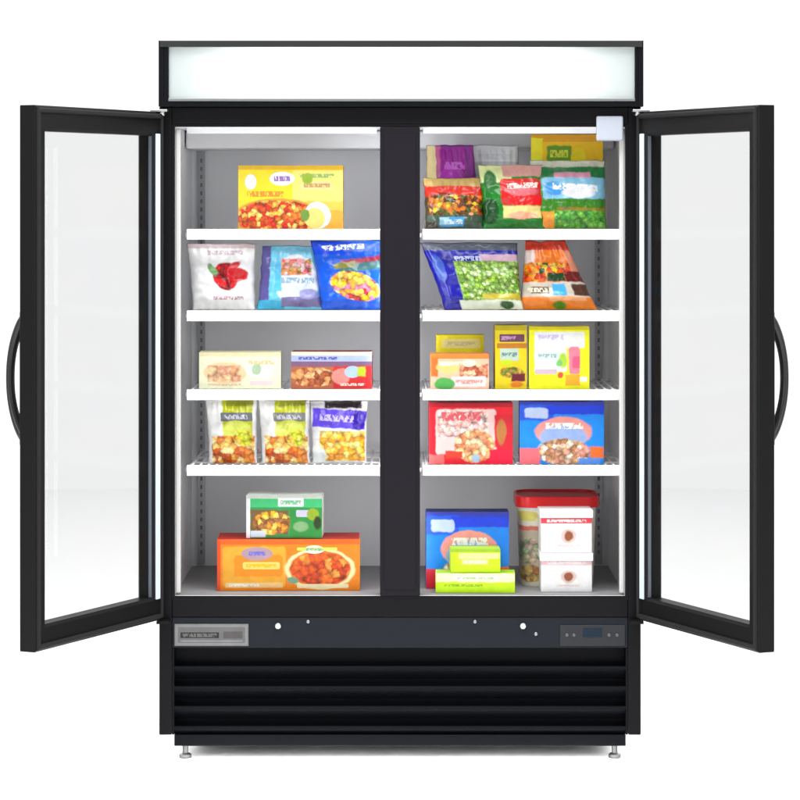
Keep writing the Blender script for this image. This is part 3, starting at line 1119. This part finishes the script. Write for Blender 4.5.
bag('green_blue_bag', 'green bag with a pale blue and white band, right end of top shelf', 537, 607, 531, 606, 160, S1, .08, .075, (60, 140, 30), [
    ('r', 0, .86, 1, 1, (190, 190, 170), {'wob': 1}),
    ('r', .0, .70, 1, .90, (16, 110, 50), {'wob': 1}),
    ('r', .30, .72, .80, .82, (206, 140, 160), {'wob': 1}),
    ('r', .12, .42, 1, .74, (130, 190, 220), {'wob': 1, 'r': .01}),
    ('e', .30, .58, .14, .10, (60, 150, 220), {'wob': 1}),
    ('e', .62, .52, .22, .09, (226, 226, 246), {'wob': 1}),
    ('t', .26, .54, .90, .65, (250, 250, 252), 7, {'rot': -3}),
    ('r', .06, .26, 1, .42, (50, 120, 10), {'wob': 1}),
    ('r', .30, .22, 1, .30, (140, 116, 20), {'wob': 1}),
    ('f', .62, .12, .36, .14, [(80, 160, 40), (60, 140, 50), (110, 176, 60)], .02, {'shape': 'r'}),
    ('r', .0, .0, .26, .24, (240, 150, 40), {'wob': 1}),
], seed=56, lean=5)

# ---- right column, second shelf
PEAS = [(130, 170, 70), (160, 200, 110), (100, 150, 40), (150, 190, 60), (196, 220, 160), (110, 140, 50)]
bag('pea_bag', 'dark blue bag with a window of green peas', 446, 523, 421, 517, 243, S2, .08, .075, (16, 16, 150), [
    ('r', .0, .88, 1, 1, (90, 96, 110), {'wob': 1}),
    ('r', .20, .80, .94, .88, (14, 20, 160)),
    ('r', .58, .70, 1, .82, (216, 180, 200), {'wob': 1}),
    ('r', .27, .08, 1, .70, (140, 176, 110), {'wob': 1, 'r': .012}),
    ('f', .64, .42, .36, .30, PEAS, .013, {'shape': 'r'}),
    ('r', .52, .15, 1, .23, (190, 170, 50), {'wob': 1}),
    ('r', .22, .0, 1, .14, (226, 236, 214), {'wob': 1}),
    ('e', .80, .07, .09, .06, (50, 90, 40), {'wob': 1}),
    ('e', .10, .62, .06, .2, (60, 90, 180), {'wob': 1}),
    ('t', .30, .72, .60, .80, (200, 206, 240), 7),
], seed=61, lean=5)
bag('orange_bag', 'tapering orange and red bag with a vegetable picture beside the bag of peas', 520, 598, 527, 566, 241, S2, .09, .08, (240, 150, 120), [
    ('r', 0, .86, 1, 1, (214, 60, 40), {'wob': 1}),
    ('r', .0, .62, .40, .86, (226, 206, 200), {'wob': 1}),
    ('r', .20, .64, .84, .86, (236, 120, 20), {'wob': 1}),
    ('f', .42, .52, .42, .15, [(240, 80, 10), (226, 190, 20), (250, 150, 20), (20, 80, 30), (200, 60, 20)], .02, {'shape': 'r'}),
    ('r', .40, .40, .70, .52, (10, 60, 20), {'wob': 1}),
    ('r', .70, .38, 1, .54, (110, 14, 16), {'wob': 1}),
    ('r', .0, .18, 1, .39, (206, 196, 180), {'wob': 1}),
    ('r', .14, .22, .40, .32, (110, 90, 60), {'wob': 1}),
    ('r', .46, .20, .66, .36, (60, 170, 230), {'wob': 1}),
    ('r', .76, .20, 1, .36, (80, 46, 30), {'wob': 1}),
    ('r', .0, .0, 1, .17, (250, 130, 30), {'wob': 1}),
    ('r', .40, .12, .9, .18, (250, 170, 120), {'wob': 1}),
    ('e', .52, .06, .08, .05, (70, 130, 30), {'wob': 1}),
    ('t', .08, .24, .46, .31, (240, 230, 210), 7),
], seed=62, lean=6, back=(206, 70, 40))

# ---- right column, third shelf
box('peach_carton', 'low peach-coloured carton in front of a smaller yellow one on the third right shelf', 430.5, 489, 354, S3, .08, .09, (250, 190, 160), [
    ('r', 0, .86, 1, 1, (250, 130, 50)),
    ('r', 0, .36, .13, .90, (246, 110, 40), {'wob': 1}),
    ('e', .30, .62, .20, .18, (250, 200, 120), {'wob': 1}),
    ('f', .74, .52, .24, .20, [(206, 110, 80), (240, 190, 150), (190, 90, 60), (226, 150, 110)], .018, {'shape': 'r'}),
    ('e', .66, .74, .12, .10, (252, 234, 200), {'wob': 1}),
    ('r', .36, .06, .94, .36, (250, 226, 226), {'wob': 1}),
    ('t', .42, .14, .90, .28, (226, 150, 140), 6),
    ('e', .24, .16, .18, .18, (80, 170, 80), {'wob': 1}),
    ('t', .14, .66, .54, .78, (250, 246, 226), 5),
], (206, 130, 80), seed=71, rotz=.6)
box('low_yellow_carton', 'yellow carton half hidden behind the low peach carton', 436, 484, 335, S3, .19, .06, (252, 226, 20), [
    ('r', 0, 0, 1, .66, (252, 190, 20)),
    ('r', .12, .74, .92, .92, (244, 232, 140), {'r': .004}),
    ('t', .20, .78, .84, .88, (206, 200, 150), 6),
], (206, 170, 20), seed=72)
box('narrow_yellow_carton', 'narrow upright yellow carton with dark purple patches', 495, 527, 325.5, S3, .09, .08, (222, 200, 10), [
    ('r', 0, .92, 1, 1, (176, 160, 10)),
    ('r', .14, .74, .92, .86, (110, 60, 90), {'r': .003}),
    ('t', .18, .765, .66, .835, (196, 150, 190), 4),
    ('r', .06, .64, 1, .72, (190, 120, 20)),
    ('r', .16, .44, .74, .64, (186, 206, 186), {'r': .004}),
    ('t', .20, .50, .70, .58, (110, 140, 140), 4),
    ('r', .18, .38, .50, .46, (196, 220, 20), {'wob': 1}),
    ('f', .52, .26, .36, .09, [(110, 130, 30), (160, 120, 40), (190, 150, 60)], .014),
    ('r', .52, .12, .94, .24, (104, 14, 40), {'wob': 1}),
    ('e', .68, .07, .2, .05, (220, 120, 20), {'wob': 1}),
], (150, 120, 16), seed=73, rotz=1.5)
box('white_panel_yellow_carton', 'large bright yellow carton with a white panel and pink stripe', 529, 589.5, 327, S3, .085, .08, (255, 240, 20), [
    ('r', 0, .95, 1, 1, (210, 196, 10)),
    ('r', .09, .66, .92, .92, (252, 246, 236), {'r': .004}),
    ('r', .09, .28, .62, .72, (236, 244, 232), {'wob': 1, 'r': .004}),
    ('t', .14, .78, .58, .88, (206, 196, 236), 6),
    ('r', .12, .46, .50, .60, (206, 226, 214), {'r': .004}),
    ('t', .15, .50, .46, .57, (150, 170, 176), 7),
    ('e', .56, .46, .07, .12, (170, 210, 60), {'wob': 1}),
    ('e', .50, .42, .05, .05, (120, 190, 110), {'wob': 1}),
    ('r', .66, .24, .84, .68, (250, 130, 150), {'wob': 1, 'r': .008}),
    ('r', .72, .34, .84, .52, (252, 90, 130), {'wob': 1}),
    ('r', .10, .24, .46, .32, (206, 180, 200), {'r': .002}),
    ('e', .52, .22, .05, .05, (240, 80, 50), {'wob': 1}),
    ('r', .60, .06, .84, .24, (255, 170, 30), {'wob': 1}),
    ('r', .84, .12, .96, .20, (230, 226, 226)),
], (190, 180, 10), seed=74, rotz=-1)

# ---- right column, fourth shelf
box('red_carton', 'red carton with a pale pink dessert picture on the fourth right shelf', 429, 513, 403, S4, .09, .09, (226, 20, 40), [
    ('r', 0, .93, 1, 1, (170, 16, 36)),
    ('r', .08, .16, .80, .90, (246, 200, 196), {'wob': 1, 'r': .01}),
    ('f', .40, .66, .30, .22, [(250, 226, 222), (240, 180, 170), (252, 214, 200), (246, 190, 190)], .018, {'shape': 'r'}),
    ('t', .14, .70, .66, .86, (226, 90, 100), 6),
    ('f', .54, .30, .24, .27, [(246, 196, 130), (236, 160, 110), (250, 216, 170), (220, 130, 90)], .020),
    ('r', .20, .10, .40, .22, (226, 60, 40), {'wob': 1}),
    ('e', .56, .10, .05, .07, (170, 196, 220), {'wob': 1}),
    ('r', .78, .28, 1, .80, (214, 24, 44), {'wob': 1}),
    ('e', .86, .52, .06, .20, (190, 120, 60), {'wob': 1}),
    ('r', .0, .0, .18, .16, (250, 110, 110), {'wob': 1}),
    ('r', .72, .0, 1, .24, (246, 10, 60), {'wob': 1}),
], (120, 10, 20), seed=81, rotz=.8)
ARC = [(236, 160, 140), (196, 140, 110), (226, 190, 160), (176, 120, 80), (246, 226, 206), (206, 160, 110)]


def blue_layers(foot):
    return [
        ('r', 0, .92, 1, 1, (50, 60, 170)),
        ('r', .0, .70, .40, .95, (30, 90, 226), {'wob': 1}),
        ('r', .30, .80, 1, .94, (20, 60, 220), {'wob': 1}),
        ('r', .06, .74, .34, .90, (190, 206, 240), {'wob': 1, 'r': .008}),
        ('e', .52, .52, .34, .24, (236, 150, 140), {'wob': 1}),
        ('e', .52, .43, .28, .20, (150, 176, 226), {'wob': 1}),
        ('t', .30, .56, .76, .67, (250, 236, 230), 7),
        ('f', .52, .20, .32, .21, ARC, .020),
        ('r', 0, .0, .24, .26, foot, {'wob': 1}),
        ('r', .84, .10, 1, .28, (250, 110, 30), {'wob': 1}),
        ('r', .70, .0, .95, .10, (90, 150, 246), {'wob': 1}),
    ]


box('blue_carton', 'blue carton with a pink arch and ice cream picture beside the red carton', 519.5, 604, 402, S4, .09, .09, (10, 140, 250), blue_layers((246, 110, 120)), (20, 50, 130), seed=82, rotz=-.8)

# ---- right column, floor
box('blue_carton', 'blue carton with a pink arch on the freezer floor behind two lime cartons', 426, 509, 512, FLOOR_Z, .13, .09, (8, 130, 240), blue_layers((214, 30, 50)), (14, 30, 90), seed=91, rotz=.5)
LIME = (200, 246, 10)
o, z1 = box('wide_lime_carton', 'wide lime green carton on the freezer floor, under a smaller lime one', 435.5, 515, 573.5, FLOOR_Z, .035, .09, LIME, [
    ('r', 0, .56, 1, 1, (238, 250, 190), {'wob': 1}),
    ('r', .22, .66, .80, .84, (250, 246, 250), {'r': .004}),
    ('t', .26, .69, .76, .81, (170, 206, 120), 8),
    ('r', .05, .06, .95, .26, (190, 240, 10)),
    ('t', .10, .32, .60, .46, (140, 190, 20), 10),
], (150, 190, 20), seed=92, rotz=-1)
box('small_lime_carton', 'small lime green carton stacked on the wide lime one', 450.5, 500.5, 549, z1, .045, .075, LIME, [
    ('r', 0, .86, 1, 1, (150, 190, 40)),
    ('r', .16, .58, .98, .82, (240, 250, 150), {'r': .003}),
    ('r', .22, .34, .76, .56, (214, 234, 120), {'r': .003}),
    ('t', .26, .38, .72, .52, (240, 240, 226), 6),
], (150, 190, 20), seed=93, rotz=1.5, top=(150, 190, 30))


def bucket():
    d, depth = .17, .22
    x0, x1 = X(519, d), X(597, d)
    w = x1 - x0
    h = Z(503, d) - FLOOR_Z
    bm = bmesh.new()
    n = 8
    loops = []
    nz = 14
    for j in range(nz + 1):
        v = j / nz
        sc = 0.93 + 0.07 * v
        loop = []
        hw, hd, r = w / 2 * sc, depth / 2 * sc, 0.045
        for cxs, cys, a0 in ((1, -1, -90), (1, 1, 0), (-1, 1, 90), (-1, -1, 180)):
            for q in range(n + 1):
                a = R(a0 + 90 * q / n)
                loop.append(bm.verts.new((cxs * (hw - r) + r * math.cos(a), cys * (hd - r) + r * math.sin(a), h * v)))
        loops.append(loop)
    L = len(loops[0])
    for a, b in zip(loops, loops[1:]):
        for q in range(L):
            bm.faces.new((a[q], a[(q + 1) % L], b[(q + 1) % L], b[q]))
    bm.faces.new(loops[0][::-1])
    bm.faces.new(loops[-1])
    face_uv(bm, -w / 2, 0)
    mat = printed('bucket_print', w, h, (236, 230, 214), [
        ('r', 0, .86, 1, 1, (244, 240, 232)),
        ('e', .10, .84, .16, .06, (226, 214, 110), {'wob': 1}),
        ('r', 0, .66, .40, .72, (226, 120, 100), {'wob': 1}),
        ('r', 0, .10, .34, .66, (206, 190, 170), {'wob': 1}),
        ('f', .13, .42, .14, .16, [(160, 180, 140), (206, 186, 156), (200, 176, 160), (190, 176, 166), (170, 176, 140)], .024, {}),
        ('f', .16, .15, .17, .10, [(206, 150, 70), (214, 180, 110), (180, 120, 70)], .024, {}),
    ], seed=95)
    o = finish('food_bucket', bm, mat, None, smooth=True)
    o.data.set_sharp_from_angle(angle=R(50))
    o.location = ((x0 + x1) / 2, d + depth / 2, FLOOR_Z + GAP)
    tag(o, 'tall cream bucket with a dark red lid behind the two white cartons', 'bucket')
    bm = bmesh.new()
    lw, ld = w / 2 + 0.009, depth / 2 + 0.009
    prof = [(1.0, h - .014), (1.0, h + .010), (.985, h + .017), (.94, h + .018), (.93, h + .012)]
    loops = []
    for sc, z in prof:
        loop = []
        for cxs, cys, a0 in ((1, -1, -90), (1, 1, 0), (-1, 1, 90), (-1, -1, 180)):
            for q in range(n + 1):
                a = R(a0 + 90 * q / n)
                r = 0.05 * sc
                loop.append(bm.verts.new((cxs * (lw * sc - r) + r * math.cos(a), cys * (ld * sc - r) + r * math.sin(a), z)))
        loops.append(loop)
    for a, b in zip(loops, loops[1:]):
        for q in range(L):
            bm.faces.new((a[q], a[(q + 1) % L], b[(q + 1) % L], b[q]))
    bm.faces.new(loops[-1])
    lid = finish('lid', bm, simple('red_lid_plastic', lin((196, 12, 18)), .35, spec=.4), o, smooth=True)
    lid.data.set_sharp_from_angle(angle=R(40))


bucket()


def white_carton(label, ytop, base, seed, rot, stripe):
    """white carton with its own fitted lid"""
    d, depth = .055, .12
    x0, x1 = X(541, d), X(592, d)
    w = x1 - x0
    lidh = 0.020
    h = Z(ytop, d) - base
    ly = [
        ('r', 0, .70, 1, .83, stripe),
        ('t', .10, .725, .90, .80, (250, 236, 236), 9),
        ('e', .54, .40, .15, .17, (222, 196, 186), {'wob': 1}),
        ('e', .54, .40, .085, .12, (150, 84, 50), {'wob': 1}),
        ('t', .30, .14, .78, .20, (226, 206, 206), 8),
        ('e', .20, .50, .08, .08, (246, 232, 232), {'wob': 1}),
        ('e', .84, .52, .08, .08, (246, 232, 232), {'wob': 1}),
    ]
    o, _ = box('white_carton', label, 541, 592, ytop, base, d, depth, (250, 250, 249), ly, (222, 216, 214), rotz=rot, seed=seed)
    bm = bmesh.new()
    add_box(bm, -w / 2 - .003, w / 2 + .003, -.0055, depth + .003, h - lidh, h + .002)
    finish('lid', bm, simple('white_card_lid', (.84, .84, .84), .45, var=.02), o, bevel=.002)
    return base + GAP + h + .002


zc = white_carton('lower of two stacked white cartons in front of the red-lidded bucket', 554, FLOOR_Z, 96, 0.0, (246, 196, 200))
white_carton('upper of two stacked white cartons, with a red stripe under its lid', 511, zc, 97, 1.2, (240, 70, 84))

# ------------------------------------------------------------------ surroundings and light
bm = bmesh.new()
n = 64
ring = [bm.verts.new((8 * math.cos(2 * math.pi * i / n), 8 * math.sin(2 * math.pi * i / n), 0)) for i in range(n)]
bm.faces.new(ring)
fl = finish('floor', bm, M['floor'])
fl['kind'] = 'structure'

w = bpy.data.worlds.new('World')
scene.world = w
w.use_nodes = True
bg = w.node_tree.nodes['Background']
# white studio behind the freezer, dimmer room on the camera's side
k = NT(w.node_tree)
dirv = k.sep(k.node('ShaderNodeTexCoord').outputs['Generated'])
mr = k.node('ShaderNodeMapRange', interpolation_type='SMOOTHSTEP')
k.put(mr.inputs[0], dirv[1])
for q, v in ((1, -0.25), (2, 0.45), (3, 0.5), (4, 1.24)):
    mr.inputs[q].default_value = v
bg.inputs[0].default_value = (1, 1, 1, 1)
k.put(bg.inputs[1], mr.outputs[0])


def area(name, loc, target, sx, sy, power, col=(1, 1, 1)):
    l = bpy.data.lights.new(name, 'AREA')
    l.shape = 'RECTANGLE'
    l.size, l.size_y = sx, sy
    l.energy = power
    l.color = col
    o = bpy.data.objects.new(name, l)
    COL.objects.link(o)
    o.location = loc
    d = Vector(target) - Vector(loc)
    o.rotation_euler = d.to_track_quat('-Z', 'Y').to_euler()
    return o


area('overhead_softbox', (0, -1.6, 5.2), (0, -0.2, 0.0), 6.0, 2.4, 540)
area('background_lamp', (0, 6.5, 4.5), (0, 6.5, 0.0), 14.0, 4.0, 140)
area('side_softbox', (-3.2, -4.6, 2.3), (0, 0, 1.1), 1.1, 2.2, 75)
area('side_softbox', (3.2, -4.6, 2.3), (0, 0, 1.1), 1.1, 2.2, 55)
area('added_under_fill', (0, 0.28, 0.043), (0, 0.28, 0), 1.3, 0.62, 48.0)  # unseen fill, added to whiten the shaded floor beneath the cabinet

cam = bpy.data.cameras.new('camera')
co = bpy.data.objects.new('camera', cam)
COL.objects.link(co)
co.location = (0, -D, HC)
co.rotation_euler = (R(90), 0, 0)
cam.sensor_width = 36
cam.lens = 36 * D / (800 * S)
cam.shift_y = -(400 - HZ) / 800
cam.clip_end = 300
cam.clip_start = 0.05
scene.camera = co

scene.view_settings.view_transform = 'Standard'
scene.view_settings.look = 'None'
scene.view_settings.exposure = 0
scene.view_settings.gamma = 1
scene.cycles.use_denoising = True
scene.cycles.max_bounces = 10
scene.cycles.transparent_max_bounces = 16
